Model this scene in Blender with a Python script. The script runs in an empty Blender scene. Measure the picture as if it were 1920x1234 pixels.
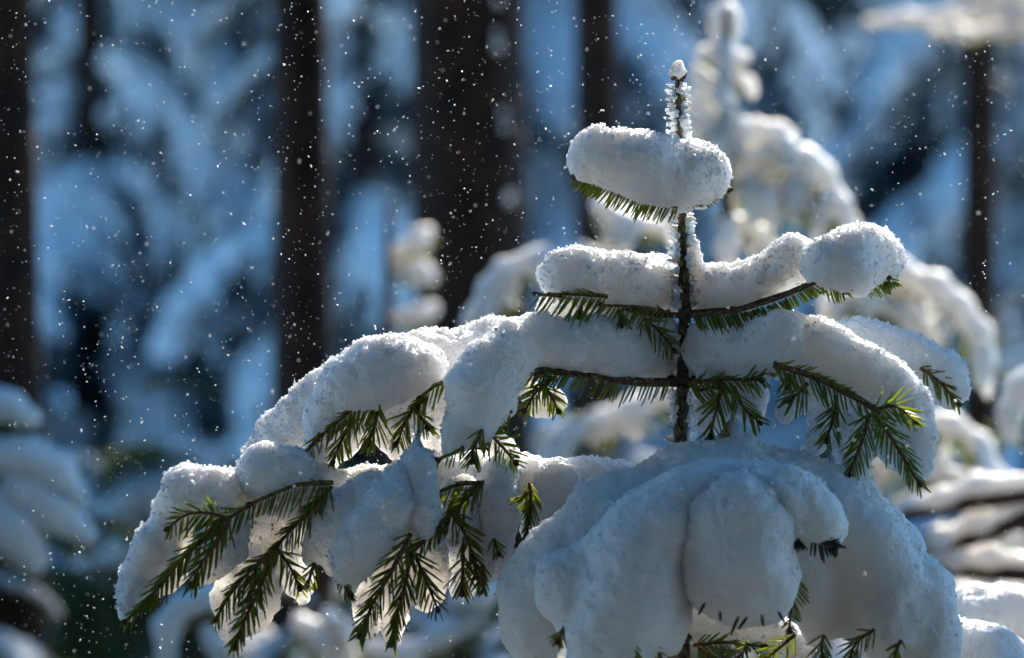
import bpy, math, random
import numpy as np
from mathutils import Vector, Matrix
random.seed(7)
S = bpy.context.scene
COL = S.collection
R = math.radians

# ------------------------------------------------------------------ camera, sky, sun, exposure
D = 3.6                    # metres to the plane in focus
PX = 0.96 / 1920.0         # metres per photo pixel in that plane
CAMZ = 1.0
cam_d = bpy.data.cameras.new('camera')
cam_d.lens = 135; cam_d.sensor_width = 36; cam_d.clip_start = 0.1; cam_d.clip_end = 500
cam_d.dof.use_dof = True; cam_d.dof.focus_distance = D - 0.02; cam_d.dof.aperture_fstop = 3.7
cam = bpy.data.objects.new('camera', cam_d); COL.objects.link(cam)
cam.location = (0, -D, CAMZ); cam.rotation_euler = (R(90), 0, 0)
S.camera = cam
SUN_EL, SUN_AZ = 34.5, 16.0     # behind the sapling, a little to the right
w = bpy.data.worlds.new('World'); S.world = w; w.use_nodes = True
sky = w.node_tree.nodes.new('ShaderNodeTexSky'); sky.sky_type = 'NISHITA'; sky.sun_disc = False
sky.sun_elevation = R(SUN_EL); sky.sun_rotation = R(SUN_AZ); sky.altitude = 900
sky.air_density = 1.3; sky.dust_density = 0.3; sky.ozone_density = 3.0
cold = w.node_tree.nodes.new('ShaderNodeMix'); cold.data_type = 'RGBA'; cold.blend_type = 'MULTIPLY'; cold.inputs[0].default_value = 1
cold.inputs[7].default_value = (0.42, 0.96, 1.25, 1)      # the camera's cool white balance
w.node_tree.links.new(sky.outputs[0], cold.inputs[6])
w.node_tree.links.new(cold.outputs[2], w.node_tree.nodes['Background'].inputs[0])
w.node_tree.nodes['Background'].inputs[1].default_value = 0.082
sl = bpy.data.lights.new('sun', 'SUN'); sl.energy = 5.0; sl.angle = R(0.5); sl.color = (1.0, 0.92, 0.80)
sun = bpy.data.objects.new('sun', sl); COL.objects.link(sun)
sd = Vector((math.sin(R(SUN_AZ)) * math.cos(R(SUN_EL)), math.cos(R(SUN_AZ)) * math.cos(R(SUN_EL)), math.sin(R(SUN_EL))))
sun.rotation_euler = (-sd).to_track_quat('-Z', 'Y').to_euler(); sun.location = (4, 20, 14)
S.view_settings.view_transform = 'Standard'; S.view_settings.look = 'None'
S.view_settings.exposure = 1.32; S.view_settings.gamma = 1; S.view_settings.use_curve_mapping = False
S.cycles.max_bounces = 8; S.cycles.diffuse_bounces = 4; S.cycles.transmission_bounces = 4
S.cycles.use_denoising = True

# ------------------------------------------------------------------ materials
def mat(name):
    m = bpy.data.materials.new(name); m.use_nodes = True
    return m, m.node_tree, m.node_tree.nodes['Principled BSDF']
def noise_bump(nt, p, scale, strength, dist, detail=4, prev=None):
    tc = nt.nodes.new('ShaderNodeTexCoord'); n = nt.nodes.new('ShaderNodeTexNoise'); b = nt.nodes.new('ShaderNodeBump')
    n.inputs['Scale'].default_value = scale; n.inputs['Detail'].default_value = detail
    b.inputs['Strength'].default_value = strength; b.inputs['Distance'].default_value = dist
    nt.links.new(tc.outputs['Object'], n.inputs['Vector']); nt.links.new(n.outputs['Fac'], b.inputs['Height'])
    if prev: nt.links.new(prev.outputs['Normal'], b.inputs['Normal'])
    nt.links.new(b.outputs['Normal'], p.inputs['Normal'])
    return n, b
def snow_mat(name, sss, bump=True, col=(0.93, 0.94, 0.95)):
    m, nt, p = mat(name)
    p.inputs['Base Color'].default_value = (*col, 1)
    p.inputs['Roughness'].default_value = 0.55
    p.inputs['Specular IOR Level'].default_value = 0.25
    if sss:
        p.inputs['Subsurface Weight'].default_value = 0.78
        p.inputs['Subsurface Radius'].default_value = (1.0, 0.88, 0.74)
        p.inputs['Subsurface Scale'].default_value = sss; p.inputs['Subsurface Anisotropy'].default_value = 0.5
    if bump:
        n, b = noise_bump(nt, p, 420, 1.0, 0.0022, 3)
        n2, b2 = noise_bump(nt, p, 130, 0.9, 0.005, 4, b)
    return m
SNOW = snow_mat('powder_snow', 0.03)
SNOW_CRUST = snow_mat('crusted_snow', 0.003)
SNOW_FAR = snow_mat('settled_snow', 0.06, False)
SNOW_SHADE = snow_mat('shade_tinted_snow', 0, False, (0.86, 0.93, 0.97))  # blue cast of the shade put into the snow's base colour

CRYSTAL, nt, p = mat('snow_crystal')
p.inputs['Base Color'].default_value = (.95, .95, .96, 1); p.inputs['Roughness'].default_value = .35
tr = nt.nodes.new('ShaderNodeBsdfTranslucent'); tr.inputs['Color'].default_value = (.95, .95, .96, 1)
mx = nt.nodes.new('ShaderNodeMixShader'); mx.inputs[0].default_value = .5
nt.links.new(p.outputs[0], mx.inputs[1]); nt.links.new(tr.outputs[0], mx.inputs[2]); nt.links.new(mx.outputs[0], nt.nodes['Material Output'].inputs['Surface'])
def leaf_mat(name, c1, c2, trans, tw):
    m, nt, p = mat(name)
    tc = nt.nodes.new('ShaderNodeTexCoord'); n = nt.nodes.new('ShaderNodeTexNoise'); r = nt.nodes.new('ShaderNodeValToRGB')
    n.inputs['Scale'].default_value = 60
    r.color_ramp.elements[0].position = 0.35; r.color_ramp.elements[1].position = 0.65
    r.color_ramp.elements[0].color = (*c1, 1); r.color_ramp.elements[1].color = (*c2, 1)
    nt.links.new(tc.outputs['Object'], n.inputs['Vector']); nt.links.new(n.outputs['Fac'], r.inputs['Fac'])
    nt.links.new(r.outputs['Color'], p.inputs['Base Color'])
    p.inputs['Roughness'].default_value = 0.38
    t = nt.nodes.new('ShaderNodeBsdfTranslucent'); t.inputs['Color'].default_value = (*trans, 1)
    mx = nt.nodes.new('ShaderNodeMixShader'); mx.inputs[0].default_value = tw
    nt.links.new(p.outputs[0], mx.inputs[1]); nt.links.new(t.outputs[0], mx.inputs[2])
    nt.links.new(mx.outputs[0], nt.nodes['Material Output'].inputs['Surface'])
    return m
NEEDLE = leaf_mat('fir_needle', (0.035, 0.07, 0.018), (0.085, 0.13, 0.035), (0.6, 0.66, 0.12), 0.6)
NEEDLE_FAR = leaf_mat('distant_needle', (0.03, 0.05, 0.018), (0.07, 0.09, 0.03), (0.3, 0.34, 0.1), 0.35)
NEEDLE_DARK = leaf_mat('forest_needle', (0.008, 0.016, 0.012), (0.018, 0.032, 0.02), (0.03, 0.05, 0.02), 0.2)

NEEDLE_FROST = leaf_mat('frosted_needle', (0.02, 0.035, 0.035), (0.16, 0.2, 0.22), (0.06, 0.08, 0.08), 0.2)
def bark_mat(name, c1, c2, scale, bd):
    m, nt, p = mat(name)
    n, b = noise_bump(nt, p, scale, 1.0, bd, 6)
    r = nt.nodes.new('ShaderNodeValToRGB')
    r.color_ramp.elements[0].position = 0.38; r.color_ramp.elements[1].position = 0.68
    r.color_ramp.elements[0].color = (*c1, 1); r.color_ramp.elements[1].color = (*c2, 1)
    nt.links.new(n.outputs['Fac'], r.inputs['Fac']); nt.links.new(r.outputs['Color'], p.inputs['Base Color'])
    p.inputs['Roughness'].default_value = 0.8
    return m
TWIG = bark_mat('twig_bark', (0.09, 0.035, 0.014), (0.26, 0.12, 0.05), 260, 0.001)
STEM = bark_mat('stem_bark', (0.03, 0.018, 0.01), (0.2, 0.13, 0.08), 160, 0.002)
BUD = bark_mat('bud_scales', (0.05, 0.016, 0.008), (0.15, 0.05, 0.02), 300, 0.001)
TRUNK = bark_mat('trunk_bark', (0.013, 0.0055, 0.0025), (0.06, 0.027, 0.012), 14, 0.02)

# ------------------------------------------------------------------ helpers
def W(px, py, y=0.0):
    """the point of the place seen at photo pixel (px, py) when it stands y metres behind the sapling's stem"""
    k = PX * (D + y) / D
    return np.array([(px - 960) * k, y, CAMZ + (617 - py) * k])
def mesh_obj(name, V, F, m, parent=None, smooth=True, **props):
    me = bpy.data.meshes.new(name)
    if isinstance(F, np.ndarray):
        n = F.shape[1]
        me.vertices.add(len(V)); me.vertices.foreach_set('co', np.asarray(V, np.float32).ravel())
        me.loops.add(F.size); me.loops.foreach_set('vertex_index', F.astype(np.int32).ravel())
        me.polygons.add(len(F)); me.polygons.foreach_set('loop_start', np.arange(0, F.size, n, dtype=np.int32))
        me.polygons.foreach_set('loop_total', np.full(len(F), n, np.int32))
        me.update(calc_edges=True)
    else:
        me.from_pydata([tuple(map(float, v)) for v in V], [], F)
    me.polygons.foreach_set('use_smooth', np.full(len(me.polygons), smooth)); me.update()
    me.materials.append(m)
    return link(name, me, parent, **props)
def link(name, me, parent=None, **props):
    o = bpy.data.objects.new(name, me); COL.objects.link(o)
    if parent: o.parent = parent; o.matrix_parent_inverse = parent.matrix_world.inverted()
    for k, v in props.items(): o[k] = v
    return o
def empty(name, loc, label, cat, group=None, rz=0, sc=1):
    o = link(name, None, label=label, category=cat)
    if group: o['group'] = group
    o.location = loc; o.rotation_euler = (0, 0, rz); o.scale = (sc,) * 3
    o.matrix_world = Matrix.LocRotScale(Vector(loc), o.rotation_euler, o.scale)
    return o

def vnoise(P, freq, seed):
    q = P * freq + seed * 17.31
    i = np.floor(q).astype(np.int64); f = q - i; f = f * f * (3 - 2 * f)
    def h(a):
        n = (a[:, 0] * 73856093) ^ (a[:, 1] * 19349663) ^ (a[:, 2] * 83492791) ^ (seed * 2654435)
        n = (n ^ (n >> 13)) * 1274126177 & 0x7fffffff
        n = (n ^ (n >> 16)) & 0xffff
        return n / 32767.5 - 1
    out = 0
    for dx in (0, 1):
        for dy in (0, 1):
            for dz in (0, 1):
                wgt = (f[:, 0] if dx else 1 - f[:, 0]) * (f[:, 1] if dy else 1 - f[:, 1]) * (f[:, 2] if dz else 1 - f[:, 2])
                out = out + wgt * h(i + np.array([dx, dy, dz]))
    return out

def surface_nets(f, org, h):
    nx, ny, nz = f.shape
    s = f < 0
    cs = [(dx, dy, dz) for dx in (0, 1) for dy in (0, 1) for dz in (0, 1)]
    cnt = np.zeros((nx - 1, ny - 1, nz - 1), np.int8)
    for dx, dy, dz in cs: cnt += s[dx:nx - 1 + dx, dy:ny - 1 + dy, dz:nz - 1 + dz]
    act = np.argwhere((cnt > 0) & (cnt < 8))
    idx = np.full(cnt.shape, -1, np.int64); idx[tuple(act.T)] = np.arange(len(act))
    acc = np.zeros((len(act), 3)); num = np.zeros(len(act))
    val = {c: f[act[:, 0] + c[0], act[:, 1] + c[1], act[:, 2] + c[2]] for c in cs}
    for a in cs:
        for ax in range(3):
            if a[ax]: continue
            b = list(a); b[ax] = 1; b = tuple(b)
            va, vb = val[a], val[b]; cr = (va < 0) != (vb < 0)
            t = np.where(cr, va / np.where(cr, va - vb, 1), 0)
            p = np.tile(np.array(a, float), (len(act), 1)); p[:, ax] += t
            acc += np.where(cr[:, None], p, 0); num += cr
    V = (act + acc / num[:, None]) * h + org
    Q = []
    for ax in range(3):
        o1, o2 = (ax + 1) % 3, (ax + 2) % 3
        sl0 = [slice(1, -1)] * 3; sl1 = [slice(1, -1)] * 3
        sl0[ax] = slice(0, -1); sl1[ax] = slice(1, None)
        a, b = s[tuple(sl0)], s[tuple(sl1)]
        for flip, msk in ((False, a & ~b), (True, ~a & b)):
            e = np.argwhere(msk)
            if not len(e): continue
            e = e + np.array([0 if k == ax else 1 for k in range(3)])
            quad = []
            for d1, d2 in ((-1, -1), (0, -1), (0, 0), (-1, 0)):
                c = e.copy(); c[:, o1] += d1; c[:, o2] += d2
                quad.append(idx[tuple(c.T)])
            q = np.stack(quad, 1)
            Q.append(q[:, ::-1] if flip else q)
    return V, np.concatenate(Q)

def fill(f, org, h, a, b, ra, rb, sy, k):
    """smooth-union a tapered capsule (depth stretched by sy) into the field"""
    r = max(ra, rb); pad = r + k + 2 * h; padv = np.array([pad, pad * max(sy, 0.3), pad])
    lo = np.maximum(((np.minimum(a, b) - padv - org) / h).astype(int), 0)
    hi = np.minimum(((np.maximum(a, b) + padv - org) / h).astype(int) + 2, f.shape)
    if (hi <= lo).any(): return
    g = [org[i] + h * np.arange(lo[i], hi[i]) for i in range(3)]
    X = (g[0][:, None, None] - a[0]).astype(np.float32); Y = ((g[1][None, :, None] - a[1]) / sy).astype(np.float32); Z = (g[2][None, None, :] - a[2]).astype(np.float32)
    d = b - a; d = np.array([d[0], d[1] / sy, d[2]]); L = max(float(d @ d), 1e-12)
    t = np.clip((X * d[0] + Y * d[1] + Z * d[2]) / L, 0, 1)
    dist = np.sqrt((X - t * d[0]) ** 2 + (Y - t * d[1]) ** 2 + (Z - t * d[2]) ** 2) - (ra + t * (rb - ra))
    sub = f[lo[0]:hi[0], lo[1]:hi[1], lo[2]:hi[2]]
    hh = np.maximum(k - np.abs(sub - dist), 0) / k
    f[lo[0]:hi[0], lo[1]:hi[1], lo[2]:hi[2]] = np.minimum(sub, dist) - hh * hh * k * 0.25

def normals(V, F):
    a, b, c, d = (V[F[:, i]] for i in range(4))
    n = np.cross(c - a, d - b); N = np.zeros_like(V)
    for i in range(4): 
        for ax in range(3): N[:, ax] += np.bincount(F[:, i], n[:, ax], len(V))
    return N / (np.linalg.norm(N, axis=1)[:, None] + 1e-12)

OCT_V = np.array([[1, 0, 0], [-1, 0, 0], [0, 1, 0], [0, -1, 0], [0, 0, 1], [0, 0, -1]], float)
OCT_F = np.array([[0, 2, 4], [2, 1, 4], [1, 3, 4], [3, 0, 4], [2, 0, 5], [1, 2, 5], [3, 1, 5], [0, 3, 5]])
CUBE_V = np.array([[x, y, z] for x in (-1, 1) for y in (-1, 1) for z in (-1, 1)], float)
CUBE_F = np.array([[0, 1, 3, 2], [4, 6, 7, 5], [0, 4, 5, 1], [2, 3, 7, 6], [0, 2, 6, 4], [1, 5, 7, 3]])
rng = np.random.default_rng(3)

GR = []
def snow_mesh(segs, h, k, lump=0.0085, grain=0.0010, grains=0.12, seed=1):
    """segs: (a, b, ra, rb, sy) in metres -> vertices, quads of one lump of snow with a granular skin"""
    lo = np.min([np.minimum(a, b) - max(ra, rb) * np.array([1, max(sy, .3), 1]) for a, b, ra, rb, sy in segs], 0) - 0.004 - 4 * h
    hi = np.max([np.maximum(a, b) + max(ra, rb) * np.array([1, max(sy, .3), 1]) for a, b, ra, rb, sy in segs], 0) + 0.004 + 4 * h
    n = np.ceil((hi - lo) / h).astype(int) + 1
    f = np.full(tuple(n), k + 3 * h + .01, np.float32)
    for s in segs: fill(f, lo, h, *s, k)
    f[0] = f[-1] = 1; f[:, 0] = f[:, -1] = 1; f[:, :, 0] = f[:, :, -1] = 1
    V, F = surface_nets(f, lo, h)
    N = normals(V, F)
    disp = lump * (0.5 * vnoise(V, 26, seed) + 0.28 * vnoise(V, 70, seed + 1) + (0.16 * vnoise(V, 130, seed + 7) if grain else 0)) 
    if grain:
        g1 = vnoise(V, 190, seed + 2); g2 = vnoise(V, 420, seed + 3)
        top = np.clip(N[:, 2] * 0.5 + 0.65, 0.35, 1)
        disp = disp + (grain * 1.3 * g1 + grain * g2) * top
        V = V + N * disp[:, None]
        N = normals(V, F)
    else: V = V + N * disp[:, None]
    parts_v, parts_f = [V], [F]
    if grains:
        # clotted crystals standing proud of the skin, quads folded from octahedra
        dens = np.clip(N[:, 2] * 0.7 + 0.5, 0.12, 1) * np.clip(0.6 + 1.2 * vnoise(V, 60, seed + 5), 0.1, 1.5)
        pick = np.argwhere(rng.random(len(V)) < grains * dens)[:, 0]
        m = len(pick); r = 0.0005 + 0.0011 * rng.random(m) ** 2
        Q = rng.normal(size=(m, 3, 3)); Q = np.linalg.qr(Q)[0]; Q *= np.sign(np.linalg.det(Q))[:, None, None]
        gv = np.einsum('mij,vj->mvi', Q, CUBE_V * np.array([.7, .8, 1.1])) * r[:, None, None] + (V[pick] + N[pick] * (r * 0.55)[:, None])[:, None, :]
        gf = CUBE_F[None] + (np.arange(m) * 8)[:, None, None] + len(V)
        GR.append((gv.reshape(-1, 3), gf.reshape(-1, 4) - len(V)))
    return V, F

def chain(pts, sy=1.0, y=0.0, wob=0):
    """photo-pixel polyline (px, py, r[, extra depth in m]) -> capsules in metres"""
    out = []; P = []
    for p in pts:
        e = p[3] if len(p) > 3 else 0
        P.append((W(p[0], p[1], y + e), p[2] * PX * (D + y + e) / D))
    if len(P) == 1: P.append(P[0])
    for (a, ra), (b, rb) in zip(P[:-1], P[1:]): out.append((a, b, ra, rb, sy))
    return out

def rough(segs):
    out = []
    for a, b, ra, rb, sy in segs:
        sy *= 1.25 if sy >= .8 else (.62 if sy < .6 else 1)
        n = max(1, int(np.linalg.norm(b - a) / (0.55 * max(ra, rb, .012)))); pa, r0 = a, ra
        for i in range(1, n + 1):
            t = i / n; r = ra + (rb - ra) * t; p = a + (b - a) * t
            if i < n: p = p + rng.normal(size=3) * r * .07; r *= 1 + rng.uniform(-.10, .08)
            out.append((pa, p, r0, r, sy))
            if r > .012 and rng.random() < .75:       # small slumps and clots
                th = rng.uniform(0, 6.283); q = p + np.array([math.cos(th) * .5, -abs(math.cos(th)) * .55 * sy, math.sin(th)]) * r * .72
                out.append((q, q + rng.normal(size=3) * r * .2, r * rng.uniform(.22, .42), r * rng.uniform(.15, .35), sy))
            if sy < .6:                                     # ragged hem of the thin sheets behind the sprays
                for _ in range(5):
                    th = rng.uniform(0, 6.283); q = p + np.array([math.cos(th), 0, math.sin(th)]) * r * rng.uniform(.7, 1.0)
                    e = q + np.array([math.cos(th) * .35, 0, math.sin(th) * .35 - .25]) * rng.uniform(.004, .012)
                    out.append((q, e, r * rng.uniform(.16, .3) + .001, .0012, .8))
            pa, r0 = p, r
    return out

def snow(label, segs, h=0.0017, k=0.009, m=None, group='snow pillows on the young fir', name='snow_pillow', cat='snow', **kw):
    if m is None and cat == 'snow' and name != 'snow_crust': segs = rough(segs)
    V, F = snow_mesh(segs, h, k, **kw)
    c = V.mean(0); c[2] = V[:, 2].min()
    o = mesh_obj(name, V - c, F, m or SNOW, label=label, category=cat)
    o.location = c
    if GR:
        g = mesh_obj('crystals', GR[-1][0] - c, GR[-1][1], CRYSTAL, None, False, kind='stuff'); g.parent = o; GR.clear()
    if group: o['group'] = group
    return o

def tube(pts, rad, n=7, wob=0.0):
    V, F = [], []
    P = [Vector(p) for p in pts]
    for i, p in enumerate(P):
        t = (P[min(i + 1, len(P) - 1)] - P[max(i - 1, 0)]).normalized()
        u = t.cross(Vector((0.13, 1, 0.2))).normalized(); v = t.cross(u)
        for j in range(n):
            a = 2 * math.pi * j / n
            rr = rad[i] * (1 + random.uniform(-wob, wob))
            V.append(p + (u * math.cos(a) + v * math.sin(a)) * rr)
    for i in range(len(P) - 1):
        for j in range(n):
            F.append((i * n + j, i * n + (j + 1) % n, (i + 1) * n + (j + 1) % n, (i + 1) * n + j))
    F.append(tuple(range(n))[::-1]); F.append(tuple((len(P) - 1) * n + j for j in range(n)))
    return V, F

def curve_pts(pts, n):
    """Catmull-Rom through points"""
    P = [np.array(p, float) for p in pts]; P = [2 * P[0] - P[1]] + P + [2 * P[-1] - P[-2]]
    out = []; m = len(P) - 3
    for i in range(n):
        t = i / (n - 1) * m; s = min(int(t), m - 1); u = t - s
        a, b, c, d = P[s:s + 4]
        out.append(0.5 * ((2 * b) + (c - a) * u + (2 * a - 5 * b + 4 * c - d) * u * u + (3 * b - a - 3 * c + d) * u ** 3))
    return out

def needle_geo(V, F, base, d, nrm, L, w, curl):
    """one flat blade, four stations, with a raised midrib"""
    s = d.cross(nrm).normalized(); k = len(V); n = nrm.normalized()
    for t, ww in ((0, .35), (.2, 1), (.65, .95), (.93, .6)):
        p = base + d * (L * t) + curl * (L * t * t)
        V += [p - s * (w * ww / 2), p + n * (w * .22 * ww), p + s * (w * ww / 2), p - n * (w * .12 * ww)]
    V.append(base + d * L + curl * L)
    for i in range(3):
        for j in range(4):
            a, b = k + i * 4 + j, k + i * 4 + (j + 1) % 4
            F.append((a, b, b + 4, a + 4))
    for j in range(4): F.append((k + 12 + j, k + 12 + (j + 1) % 4, k + 16))

def twig(parent, pts, y, L=42, L2=None, space=10.5, ang=48, r=3.4, name='twig', bud=True, droop=0.25, sides=(1, -1), m=NEEDLE, wn=3.9, far=False, tilt=0.25, label=None):
    """pts: photo pixels (px, py[, extra depth]); needles L px long, comb-like on both sides, droop = pull towards the ground"""
    Wp = [W(p[0], p[1], y + (p[2] if len(p) > 2 else 0)) for p in pts]
    sc = PX * (D + y) / D
    length = sum(np.linalg.norm(Wp[i + 1] - Wp[i]) for i in range(len(Wp) - 1)) / sc
    n = max(6, int(length / 12))
    C = curve_pts(Wp, n) if len(Wp) > 1 else Wp
    rad = [r * sc * (1.15 - 0.5 * i / (n - 1)) for i in range(n)]
    V, F = tube(C, rad, 6, 0.18)
    tw = mesh_obj(name, V, F, TWIG, parent)
    if label: tw['label'] = label
    NV, NF = [], []
    cnt = max(3, int(length / space)); CC = curve_pts(Wp, cnt * 2 + 1)
    view = Vector((random.uniform(-tilt, tilt), -1, random.uniform(-tilt, tilt))).normalized()
    for i in range(cnt * 2 + 1):
        t = i / (cnt * 2); p = Vector(CC[i])
        tan = (Vector(CC[min(i + 1, cnt * 2)]) - Vector(CC[max(i - 1, 0)])).normalized()
        side = tan.cross(view).normalized()
        env = (0.72 + 0.55 * math.sin(math.pi * min(1, t * 1.15 + 0.12)) * 0.6) * (1.0 if t < .8 else 1 - (t - .8) * 1.3)
        for s in sides:
            if random.random() < 0.16: continue
            a = R(ang + random.uniform(-15, 15) - 16 * t)
            d = tan * math.cos(a) + side * (s * math.sin(a)) + view * random.uniform(-0.35, 0.75) * (1 if random.random() < .7 else 1.5)
            d = (d + Vector((0, 0, -droop))).normalized()
            ll = (L if s > 0 or L2 is None else L2) * env * random.uniform(0.85, 1.22) * sc
            nr = (view + side * random.uniform(-.6, .6) + tan * random.uniform(-.2, .2)).normalized()
            needle_geo(NV, NF, p + d * (r * sc * .5), d, nr, ll, wn * sc * random.uniform(.85, 1.15), Vector((0, 0, -1)) * random.uniform(0, .12) + tan * random.uniform(0, .12))
    ne = mesh_obj('needles', NV, NF, m, None, True, kind='stuff')
    ne.parent = tw; ne.matrix_parent_inverse = tw.matrix_world.inverted()
    if bud:
        tip = Vector(CC[-1]); tan = (tip - Vector(CC[-2])).normalized(); BV, BF = [], []
        for q in range(3):
            dd = (tan + Vector((random.uniform(-.7, .7), random.uniform(-.7, .7), random.uniform(-.7, .7)))).normalized() if q else tan
            c0 = tip + dd * (4 * sc)
            v, f = tube([tip - tan * sc * 2, c0, tip + dd * (8 * sc), tip + dd * (11 * sc)], [3.2 * sc, 4.6 * sc, 3.4 * sc, .6 * sc], 6, .1)
            o = len(BV); BV += v; BF += [tuple(x + o for x in ff) for ff in f]
        b = mesh_obj('bud', BV, BF, BUD); b.parent = tw
    return tw

# ------------------------------------------------------------------ the ground and hillside
def ground_h(x, y):
    t = np.clip((y - 9) / 24, 0, 1); t = t * t * (3 - 2 * t)
    return 11.5 * t - 0.02 + 0.10 * np.sin(x * .9 + y * .5) * np.clip((y - 2) / 4, 0, 1) + 0.09 * np.sin(x * .37 - y * .8 + 1)
xs = np.concatenate([np.linspace(-240, -26, 12), np.linspace(-24, 24, 120), np.linspace(26, 240, 12)])
ys = np.concatenate([np.linspace(-240, -10, 12), np.linspace(-8, 40, 120), np.linspace(44, 300, 14)])
GX, GY = np.meshgrid(xs, ys, indexing='ij'); GZ = ground_h(GX, GY)
GV = np.stack([GX, GY, GZ], -1).reshape(-1, 3); GV[:, 2] += 0.05 * vnoise(GV, 1.3, 4) + 0.03 * vnoise(GV, 4, 5)
ii = np.arange(len(xs) * len(ys)).reshape(len(xs), len(ys))
GF = np.stack([ii[:-1, :-1], ii[1:, :-1], ii[1:, 1:], ii[:-1, 1:]], -1).reshape(-1, 4)
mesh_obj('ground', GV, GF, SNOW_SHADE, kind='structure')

# ------------------------------------------------------------------ bare trunks of the tall trees
def trunk(px_top, px_bot, wid_top, wid_bot, y, label, dabs=(), x_bend=0):
    k = PX * (D + y) / D
    gz = float(ground_h((px_bot - 960) * k, y)) - 0.1
    t = empty('tall_tree', ((px_bot - 960) * k, y, gz), label, 'tree', 'bare trunks of the tall trees')
    pts, rad = [], []; N = 46; top = 7.5
    za, zb = W(0, 0, y)[2], W(0, 1234, y)[2]
    for i in range(N):
        z = gz + (top - gz) * i / (N - 1); u = (z - zb) / (za - zb)
        px = px_bot + (px_top - px_bot) * u + x_bend * math.sin(u * 2)
        wd = wid_bot + (wid_top - wid_bot) * min(u, 2.5); wd = max(wd, wid_top * .6)
        pts.append(((px - 960) * k, y, z)); rad.append(wd * k / 2 * (1 + 0.25 * math.exp(-(z - gz) / .3)))
    V, F = tube(pts, rad, 22, 0.035)
    mesh_obj('trunk', V, F, TRUNK, t)
    for i in range(6):      # dead branch stubs
        z = gz + random.uniform(1.8, 4.5); a = random.uniform(0, 6.28); r0 = wid_bot * k / 2
        p = Vector(((px_bot - 960) * k, y, z)); dv = Vector((math.cos(a), math.sin(a), -.25))
        v, f = tube([p, p + dv * (r0 + .12), p + dv * (r0 + .3)], [.014, .009, .003], 5)
        mesh_obj('branch_stub', v, f, TRUNK, t)
    for (px, py, r) in dabs:
        segs = []
        for q in range(2):
            c = W(px + random.uniform(-4, 4), py + random.uniform(-6, 6), y - 0.13 if wid_top > 200 else y + 0.02); segs.append((c, c + np.array([0, 0, .012]), r * k, r * k * .7, 1.0))
        V, F = snow_mesh(segs, 0.006, 0.01, 0.003, 0, 0)
        mesh_obj('snow_dab', V, F, SNOW_FAR, t)
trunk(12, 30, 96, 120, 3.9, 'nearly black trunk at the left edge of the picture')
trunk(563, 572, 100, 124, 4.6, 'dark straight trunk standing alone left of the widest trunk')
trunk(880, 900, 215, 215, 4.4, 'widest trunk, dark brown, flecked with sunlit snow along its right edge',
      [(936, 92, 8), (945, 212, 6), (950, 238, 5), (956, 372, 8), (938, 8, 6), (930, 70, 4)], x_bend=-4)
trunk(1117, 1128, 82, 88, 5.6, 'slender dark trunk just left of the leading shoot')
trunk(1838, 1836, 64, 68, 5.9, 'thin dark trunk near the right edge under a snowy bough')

# ------------------------------------------------------------------ distant snow-laden spruces (bough prototypes)
def strands(C, cnt, L, w, rnd, down=.7):
    """loose hanging sprays along a curve; thin leaf-like blades"""
    V, F = [], []
    for i in range(cnt):
        t = rnd.random(); k = t * (len(C) - 1); s = int(min(k, len(C) - 2)); u = k - s
        p = Vector(C[s] * (1 - u) + C[s + 1] * u)
        d = Vector((rnd.uniform(-1, 1), rnd.uniform(-1, 1), rnd.uniform(-1.2, .35) * down)).normalized()
        q = d.cross(Vector((rnd.uniform(-1, 1), rnd.uniform(-1, 1), rnd.uniform(-1, 1)))).normalized()
        ll = L * rnd.uniform(.5, 1.2); o = len(V)
        V += [p - q * w * .3, p + q * w * .3, p + d * ll * .5 + q * w * .5, p + d * ll, p + d * ll * .5 - q * w * .5]
        F.append((o, o + 1, o + 2, o + 3, o + 4))
    return V, F
PROTO = []
for s in range(5):
    rn = random.Random(s + 40)
    L = 1.0; C = [np.array([L * t, 0.03 * math.sin(3 * t + s), 0.06 * math.sin(2.2 * t) - (0.30 + .1 * (s % 3)) * t * t]) for t in np.linspace(0, 1, 9)]
    FV, FF = [], []; segs = []
    def addst(c, n, l, w):
        v, f = strands(c, n, l, w, rn); o = len(FV); FV.extend(v); FF.extend(tuple(x + o for x in ff) for ff in f)
    addst(C, 120, .15, .02)
    for i in range(1, 8): segs.append((C[i] + np.array([0, 0, .035]), C[i + 1] + np.array([0, 0, .03 if i < 7 else 0.0]), .045 + .03 * rn.random(), .04 + .03 * rn.random(), 1.3))
    for i in range(2, 8):
        for sd_ in (1, -1):
            if rn.random() < .12: continue
            ln = (.36 - .035 * i) * rn.uniform(.7, 1.2)
            a = C[i]; b = a + np.array([ln * .75, sd_ * ln * .75, -ln * rn.uniform(.25, .7)])
            mid = (a + b) / 2 + np.array([0, 0, .03])
            addst([a, mid, b], 60, .14, .018)
            segs.append((a + np.array([0, 0, .02]), mid + np.array([0, 0, .02]), .034, .044, 1)); segs.append((mid + np.array([0, 0, .02]), b + np.array([0, 0, .01]), .044, .024, 1))
    SV, SF = snow_mesh(segs, 0.014, 0.02, 0.012, 0, 0, seed=s + 1)
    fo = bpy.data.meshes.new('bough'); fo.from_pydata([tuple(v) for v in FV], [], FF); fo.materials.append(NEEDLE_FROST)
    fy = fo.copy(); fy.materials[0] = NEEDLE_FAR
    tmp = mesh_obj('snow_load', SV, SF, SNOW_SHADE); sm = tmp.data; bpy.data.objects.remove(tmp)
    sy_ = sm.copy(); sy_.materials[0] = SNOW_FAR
    PROTO.append((fo, sm, fy, sy_))

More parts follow.
